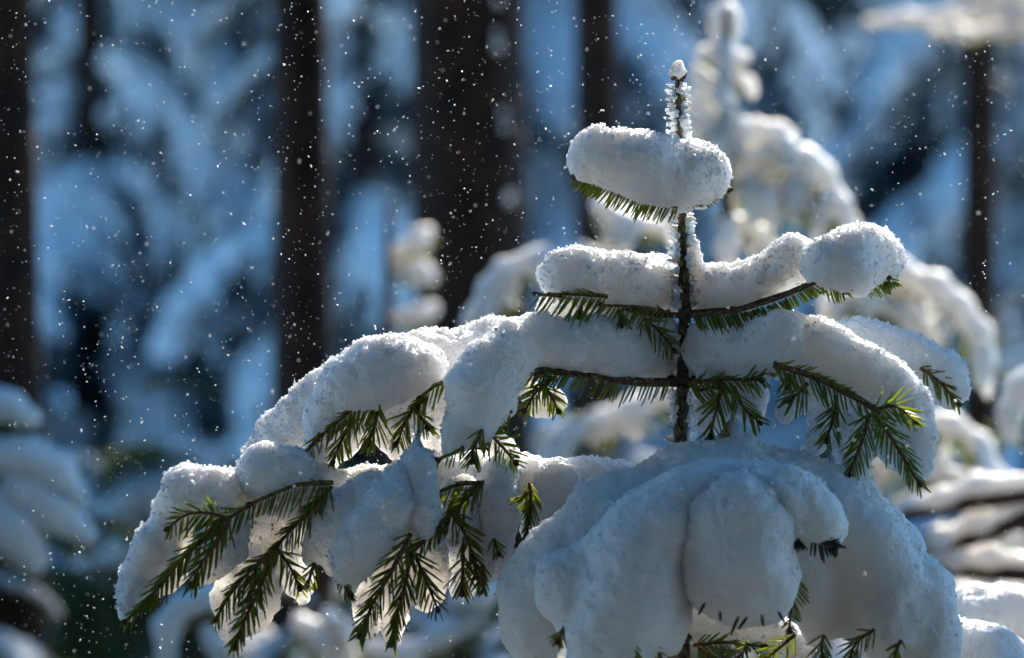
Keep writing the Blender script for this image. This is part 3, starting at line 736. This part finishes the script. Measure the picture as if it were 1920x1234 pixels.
T([(905, 1060), (905, 1085), (903, 1105)], -.10, L=28, ang=40); T([(925, 1010), (935, 1035)], -.09, L=26)
# F tier right
T([(1290, 718), (1350, 712), (1425, 712)], -.05, L=38, L2=22, droop=.5, ang=55)
T([(1358, 718), (1345, 760), (1332, 815)], -.055, L=50, ang=48); T([(1375, 725), (1395, 765), (1422, 790)], -.05, L=44, ang=45)
T([(1300, 735), (1320, 730), (1340, 724)], -.045, L=36); T([(1390, 715), (1425, 705), (1440, 690)], -.055, L=34, droop=.5)
T([(1450, 683), (1520, 705), (1580, 735), (1642, 770)], -.09, L=48, L2=24, ang=55, droop=.25, r=5.5, space=11)
T([(1515, 718), (1500, 735), (1482, 750)], -.075, L=46, ang=45); T([(1570, 755), (1562, 785), (1550, 822)], -.075, L=44, ang=50)
T([(1630, 775), (1615, 830), (1592, 888)], -.09, L=48, ang=50, r=4); T([(1640, 775), (1680, 835), (1722, 905)], -.10, L=46, ang=46, r=4)
T([(1640, 768), (1680, 762), (1715, 790)], -.11, L=34, L2=44, ang=52, droop=.4); T([(1480, 700), (1478, 722)], -.06, L=30)
T([(1725, 690), (1760, 715), (1795, 755)], .04, L=34, L2=30, ang=50, droop=.1)
# E lump fringes
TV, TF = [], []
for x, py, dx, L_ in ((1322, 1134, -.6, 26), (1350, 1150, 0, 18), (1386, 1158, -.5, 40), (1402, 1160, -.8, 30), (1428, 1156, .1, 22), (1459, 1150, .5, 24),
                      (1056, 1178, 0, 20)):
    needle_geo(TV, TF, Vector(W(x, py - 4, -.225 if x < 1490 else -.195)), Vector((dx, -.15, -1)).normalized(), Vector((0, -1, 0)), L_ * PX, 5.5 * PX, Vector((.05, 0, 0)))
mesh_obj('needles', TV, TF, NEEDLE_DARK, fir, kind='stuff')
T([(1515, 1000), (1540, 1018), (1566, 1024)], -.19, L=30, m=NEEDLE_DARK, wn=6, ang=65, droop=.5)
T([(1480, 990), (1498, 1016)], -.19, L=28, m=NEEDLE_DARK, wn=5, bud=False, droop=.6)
T([(1500, 1090), (1485, 1130), (1480, 1180)], -.15, L=28, ang=70, droop=.1); T([(1490, 1190), (1455, 1220), (1425, 1240)], -.08, L=40)
T([(1545, 1190), (1540, 1215), (1545, 1245)], -.17, L=34, ang=50); T([(1640, 1180), (1605, 1205), (1590, 1245)], -.15, L=36)
T([(1690, 1200), (1680, 1220), (1675, 1245)], -.16, L=24); T([(1055, 1180), (1048, 1200)], -.22, L=28)
T([(1185, 1205), (1190, 1225), (1195, 1250)], -.22, L=34); T([(1215, 1212), (1235, 1225), (1245, 1245)], -.2, L=30); T([(1020, 1205), (1025, 1225), (1030, 1245)], -.12, L=40)
T([(1300, 1210), (1360, 1205), (1430, 1212)], -.02, L=26, droop=.4); T([(1310, 1215), (1330, 1235)], -.03, L=26); T([(1400, 1212), (1380, 1240)], -.03, L=30)

# ---- snow on it
snow('snow cap perched on the tip of the leading shoot', chain([(1272, 134, 15), (1272, 124, 10)], 1.0), h=.0009, k=.004, lump=.0015, grain=.0005, seed=5)
for lab, y0, y1, n in (('flaky snow clinging to the upper leading shoot', 160, 292, 64), ('flaky snow clinging to the stem between the two upper tiers', 398, 575, 80),
                       ('small snow flakes on the stem between the middle tiers', 612, 700, 16), ('flaky snow on the stem above the big blue lump', 735, 835, 36)):
    segs = []
    for q in range(n):
        py = y0 + (y1 - y0) * (q + random.random()) / n; px = np.interp(py, [p[1] for p in SP], [p[0] for p in SP]); r = np.interp(py, [p[1] for p in SP], SR)
        s = 1 if random.random() < .58 else -1
        a = W(px + s * (r + 1), py, random.uniform(-.010, .014)); b = W(px + s * (r + random.uniform(7, 19)), py + random.uniform(-7, 6), .006 + random.uniform(-.010, .014))
        segs.append((a, b, random.uniform(3.2, 6.5) * PX, random.uniform(1.0, 2.6) * PX, 1.0))
    snow(lab, segs, h=.0009, k=.0025, m=SNOW_CRUST, lump=.0015, grain=.0005, grains=.04, seed=y0, name='snow_crust')
snow('plump snow pillow on the topmost tier, below the leading shoot',
     chain([(1102, 300, 32), (1125, 294, 48), (1175, 306, 56), (1235, 328, 52), (1275, 345, 45)], 1.0, -.035) +
     chain([(1270, 345, 42), (1300, 328, 50), (1328, 334, 38), (1345, 345, 20)], 1.0, -.02) + chain([(1240, 322, 46, .0), (1275, 322, 46, .0), (1310, 325, 48, .0)], 1, -.012), seed=11, k=.014)
snow('smooth snow pillow on the left branch of the second tier',
     chain([(1042, 525, 36, -.02), (1065, 521, 44, -.02), (1120, 522, 48, -.01), (1180, 527, 53, .012), (1235, 535, 50, .034), (1265, 545, 42, .034)], 1.0, .0) + chain([(1025, 580, 22), (1080, 590, 22), (1180, 600, 26), (1240, 620, 22), (1258, 650, 10)], .5, .0), seed=13)
snow('long snow pillow rising right to a heavy knob on the second tier',
     chain([(1298, 540, 46, .034), (1350, 545, 45, .02), (1400, 532, 44, .0), (1460, 506, 42, -.01), (1510, 492, 44, -.02)], 1.0, .0) +
     chain([(1555, 492, 54, -.05), (1590, 490, 58, -.05), (1640, 478, 44, .0), (1655, 490, 34, .0)], 1.1, -.01) +
     chain([(1305, 500, 18), (1298, 450, 8)], 1, .005) + chain([(1575, 530, 30, -.04), (1570, 552, 10, -.05)], 1, -.01) + chain([(1655, 505, 18), (1660, 528, 6)], 1, -.01), seed=17)
snow('wide left-hand snow bough of the third tier ending in a rounded front lobe',
     chain([(1235, 680, 34, .02), (1200, 665, 46, .01), (1140, 655, 54, -.015), (1060, 650, 54, -.03), (990, 650, 54, -.03)], 1.0, .0) +
     chain([(990, 650, 54, -.03), (930, 690, 60, -.06), (900, 740, 62, -.07), (885, 790, 48, -.07), (850, 830, 24, -.07), (832, 850, 10, -.07)], 1.0, -.0) +
     chain([(950, 760, 20), (905, 800, 14)], .8, -.07) +
     chain([(940, 835, 22), (955, 860, 16)], .4, -.03) + chain([(1000, 740, 24), (1010, 760, 12), (1040, 755, 12)], .4, -.02), seed=19)
snow('snow bough behind the third tier sloping far down to the left',
     chain([(980, 640, 42, .06), (900, 655, 44, .05), (820, 670, 46, .03), (750, 690, 56, .0)], 1.0) +
     chain([(790, 690, 50, -.03), (710, 705, 72, -.03), (660, 730, 60, -.03), (620, 775, 42, -.03), (595, 815, 16, -.03)], 1.0) +
     chain([(660, 720, 55, .02), (580, 780, 46, .02), (530, 815, 44, .02), (490, 850, 30, .01)], 1.0) +
     chain([(690, 780, 34), (650, 810, 26), (630, 850, 14), (626, 868, 6)], .4, -.02) + chain([(770, 770, 34), (750, 810, 22), (735, 835, 9)], .4, -.02) +
     chain([(830, 720, 26), (820, 780, 30), (812, 840, 22)], .6, .0) + chain([(700, 800, 22), (712, 822, 10)], .4, -.02) + chain([(585, 840, 12), (600, 850, 8)], .4, -.03), seed=23)
snow('rounded snow hump left of the dark gap on the lowest left bough', chain([(505, 885, 52, -.07), (540, 885, 46, -.06), (470, 910, 34, -.06)], 1.1), seed=27)
snow('long snow load draping the lowest left bough down to its tip',
     chain([(1165, 900, 32, .03), (1060, 903, 40, .02), (960, 903, 42, .0), (880, 900, 46, -.01), (790, 900, 40, -.02), (700, 912, 34, -.03), (620, 912, 30, -.04), (560, 905, 36, -.05)], 1.0) +
     chain([(530, 910, 40, -.05), (450, 925, 36, -.06), (400, 928, 46, -.07), (350, 922, 48, -.07), (330, 960, 42, -.06), (300, 1010, 40, -.07), (262, 1080, 40, -.075), (243, 1120, 24, -.09), (238, 1152, 9, -.1)], 1.0) +
     chain([(600, 940, 40), (540, 990, 55), (485, 1045, 54), (445, 1105, 36), (440, 1165, 20), (440, 1195, 8)], .32, -.06) +
     chain([(400, 980, 50), (340, 1030, 40), (290, 1085, 30)], .4, -.065) + chain([(420, 990, 50), (390, 1050, 34), (370, 1075, 14)], .32, -.08) +
     chain([(520, 1020, 40), (555, 1080, 26), (568, 1115, 10)], .35, -.05) + chain([(500, 1100, 30), (465, 1160, 20)], .35, -.07), seed=29, h=.0021)
snow('tall leaning snow lobe in the middle of the lowest left bough',
     chain([(782, 875, 34, -.08), (765, 905, 40, -.09), (735, 950, 52, -.10), (690, 1005, 52, -.10), (655, 1055, 38, -.10), (642, 1090, 16, -.10)], .9) +
     chain([(700, 920, 36), (650, 955, 34), (612, 1010, 32), (588, 1040, 20), (578, 1055, 8)], .8, -.08) + chain([(640, 1000, 34), (625, 1060, 20)], .7, -.085), seed=31)
snow('narrow snow lobe hanging right beside the tall leaning one', chain([(785, 870, 32), (788, 920, 30), (793, 970, 26), (800, 995, 14)], .9, -.10), seed=33)
snow('column of snow hanging between two green sprays left of the big lump', chain([(935, 895, 42, -.03), (932, 960, 34, -.05), (925, 1030, 27, -.06), (910, 1075, 17, -.07), (903, 1092, 7, -.08)], .9), seed=35)
snow('smooth snow flap hanging in the gap beside the big lump', chain([(1050, 905, 44), (1035, 950, 40), (1010, 1000, 34), (995, 1030, 16)], .7, -.02), seed=37)
snow('thin sunlit snow sheet behind the long hanging twigs', chain([(790, 960, 40), (760, 1030, 44), (715, 1100, 36), (690, 1150, 22), (680, 1178, 8)], .3, -.075) +
     chain([(780, 1020, 44), (800, 1080, 34), (805, 1120, 22)], .3, -.07) + chain([(770, 1080, 28), (745, 1150, 20), (736, 1195, 7)], .3, -.08) +
     chain([(870, 930, 38), (862, 990, 40), (868, 1050, 28), (868, 1100, 10)], .3, -.06), seed=39)
snow('upper ridge of the third tier on the right, bending down at its end',
     chain([(1325, 655, 44, .05), (1345, 655, 50, .045), (1400, 648, 54, .02), (1470, 640, 56), (1540, 650, 52), (1610, 690, 48), (1670, 730, 46), (1708, 765, 42), (1722, 800, 30)], 1.0, -.045) +
     chain([(1715, 790, 38), (1718, 840, 34), (1728, 880, 18), (1725, 895, 8)], .6, -.05) +
     chain([(1490, 715, 26), (1490, 755, 22), (1478, 770, 10)], .3, -.04) + chain([(1560, 760, 40), (1545, 800, 30), (1535, 822, 10)], .3, -.045) +
     chain([(1620, 780, 40), (1600, 850, 34), (1608, 890, 12)], .3, -.05) + chain([(1650, 770, 50), (1680, 820, 40), (1700, 860, 30)], .35, -.055) +
     chain([(1340, 720, 34), (1335, 770, 28), (1332, 802, 10)], .35, -.025) + chain([(1400, 720, 30), (1410, 755, 20), (1400, 780, 8)], .35, -.02), seed=41, h=.0021)
snow('farther snow ridge on the right, its tip beyond the bent one',
     chain([(1540, 640, 36), (1600, 640, 40), (1670, 660, 44), (1730, 680, 42), (1768, 705, 44), (1786, 735, 30), (1782, 762, 10)], 1.0, .07), seed=43)
# big blue lump
snow('rear dome of the big blue snow lump in the lower right',
     chain([(1200, 950, 75), (1290, 930, 90), (1400, 930, 96), (1490, 950, 98), (1570, 1000, 100), (1650, 1070, 88), (1690, 1150, 86), (1700, 1230, 66)], 1.1, -.06) +
     chain([(1180, 960, 74), (1100, 1010, 66), (1030, 1060, 56), (995, 1120, 58), (1000, 1190, 46), (1005, 1240, 40)], 1.0, -.11) +
     chain([(1560, 1060, 90), (1540, 1140, 50), (1530, 1190, 22)], .6, -.08) + chain([(1620, 1100, 70), (1600, 1180, 20)], .6, -.07) + chain([(1730, 1180, 44), (1735, 1240, 36)], .8, -.09) +
     chain([(1300, 1000, 100), (1400, 1040, 60)], .8, -.04) +
     chain([(1585, 960, 60), (1640, 1030, 66), (1672, 1110, 58), (1668, 1175, 34), (1660, 1210, 16)], .9, -.105) + chain([(1500, 1050, 60), (1540, 1110, 50), (1560, 1160, 26)], .9, -.09) + chain([(1735, 1090, 36), (1755, 1150, 30), (1752, 1220, 26)], .9, -.09), seed=47, h=.0022, k=.016, lump=.008, grains=.05)
snow('front ridge of the big blue lump, arching over the stem gap',
     chain([(1556, 1018, 10), (1548, 1000, 26), (1520, 970, 46), (1470, 945, 56), (1400, 930, 56), (1330, 935, 56), (1280, 950, 62), (1225, 995, 76), (1190, 1060, 92), (1180, 1125, 98), (1155, 1190, 84), (1130, 1250, 76)], 1.0, -.17) +
     chain([(1110, 1060, 52), (1066, 1085, 50), (1054, 1130, 42), (1060, 1165, 22)], .9, -.165) + chain([(1255, 1150, 30), (1245, 1200, 22)], .8, -.17), seed=53, h=.002, k=.018, lump=.008, grains=.04)
snow('bulging front lobe of the big blue lump, right of the stem gap',
     chain([(1375, 950, 64, .02), (1388, 1010, 88, .0), (1390, 1070, 90), (1388, 1105, 58)], .8, -.185) + chain([(1270, 985, 60, .01), (1310, 1020, 60, .01), (1300, 1050, 40, .01)], .9, -.18) + chain([(1330, 975, 52, .0), (1390, 950, 56, .0), (1440, 975, 52, .0)], .9, -.19) + chain([(1328, 1080, 34), (1340, 1118, 20)], .8, -.19) + chain([(1452, 1095, 44), (1464, 1134, 20)], .8, -.19) + chain([(1395, 1120, 40), (1430, 1138, 16)], .8, -.185), seed=59, h=.002, k=.02, lump=.008, grains=.04)
snow('small sunlit snow ledge seen beneath the egg-shaped lobe', chain([(1305, 1165, 36), (1370, 1172, 36), (1450, 1185, 34), (1500, 1200, 26)], .9, .02) + chain([(1292, 1130, 12), (1290, 1070, 6)], 1, .01), seed=61)
snow('frosted blue snow mound cut off by the bottom right corner, farther of two', chain([(1830, 1160, 62), (1900, 1160, 64), (1980, 1170, 66)], 1.4, .32), seed=67, h=.0035, group=None, name='snow_mound')
snow('blue snow mound touching the bottom right of the big lump, nearer of two', chain([(1790, 1200, 40), (1830, 1225, 60), (1860, 1270, 80), (1900, 1320, 90)], 1.3, .12), seed=68, h=.003, group=None, name='snow_mound')

# ------------------------------------------------------------------ falling snow
fl_mat, nt, p = mat('snowflake')
p.inputs['Base Color'].default_value = (.95, .96, .97, 1); p.inputs['Roughness'].default_value = .3
tr = nt.nodes.new('ShaderNodeBsdfTranslucent'); tr.inputs['Color'].default_value = (.95, .95, .95, 1)
mx = nt.nodes.new('ShaderNodeMixShader'); mx.inputs[0].default_value = .55
nt.links.new(p.outputs[0], mx.inputs[1]); nt.links.new(tr.outputs[0], mx.inputs[2]); nt.links.new(mx.outputs[0], nt.nodes['Material Output'].inputs['Surface'])
fm = []
for q in range(6):      # ragged little clots of crystals
    V, F = [], []
    for j in range(random.randint(2, 4)):
        c = rng.normal(size=3) * .45; Q = np.linalg.qr(rng.normal(size=(3, 3)))[0]
        v = (OCT_V * rng.uniform(.45, 1.0, 3)) @ Q + c; F += [tuple(int(x) + len(V) for x in t) for t in OCT_F]; V += list(v)
    o = mesh_obj('snowflake', V, F, fl_mat, None, False); fm.append(o.data); bpy.data.objects.remove(o)
def flake_pos():
    y = random.choice((random.uniform(-.16, .12), random.uniform(-.42, .10), random.uniform(-.05, .25)))
    return W(random.uniform(-10, 1930), random.uniform(-10, 1244), y)
for q in range(290):
    o = bpy.data.objects.new('snowflake', fm[q % 6]); COL.objects.link(o)
    o.location = flake_pos(); o.rotation_euler = [random.uniform(0, 6.28) for _ in range(3)]
    s = random.uniform(1.5, 2.7) * PX * (1.25 if random.random() < .15 else 1); o.scale = (s, s * .8, s * random.uniform(1, 1.6))
    o['label'] = 'white snowflake falling through the air'; o['category'] = 'snowflake'; o['group'] = 'falling snowflakes'
M = 6500
pos = np.array([flake_pos() for _ in range(M)]); sz = (0.55 + 1.3 * rng.random(M) ** 3) * PX
Q = np.linalg.qr(rng.normal(size=(M, 3, 3)))[0]
vv = np.einsum('mij,vj->mvi', Q, OCT_V * np.array([1, .8, 1.5])) * sz[:, None, None] + pos[:, None]
mesh_obj('fine_snow', vv.reshape(-1, 3), (OCT_F[None] + (np.arange(M) * 6)[:, None, None]).reshape(-1, 3), fl_mat, None, False, kind='stuff', label='fine snow dust drifting through the air everywhere', category='snow')
print('TRIS', sum(len(o.data.polygons) * 2 for o in S.objects if o.type == 'MESH' and o.data.users == 1), 'OBJ', len(S.objects))
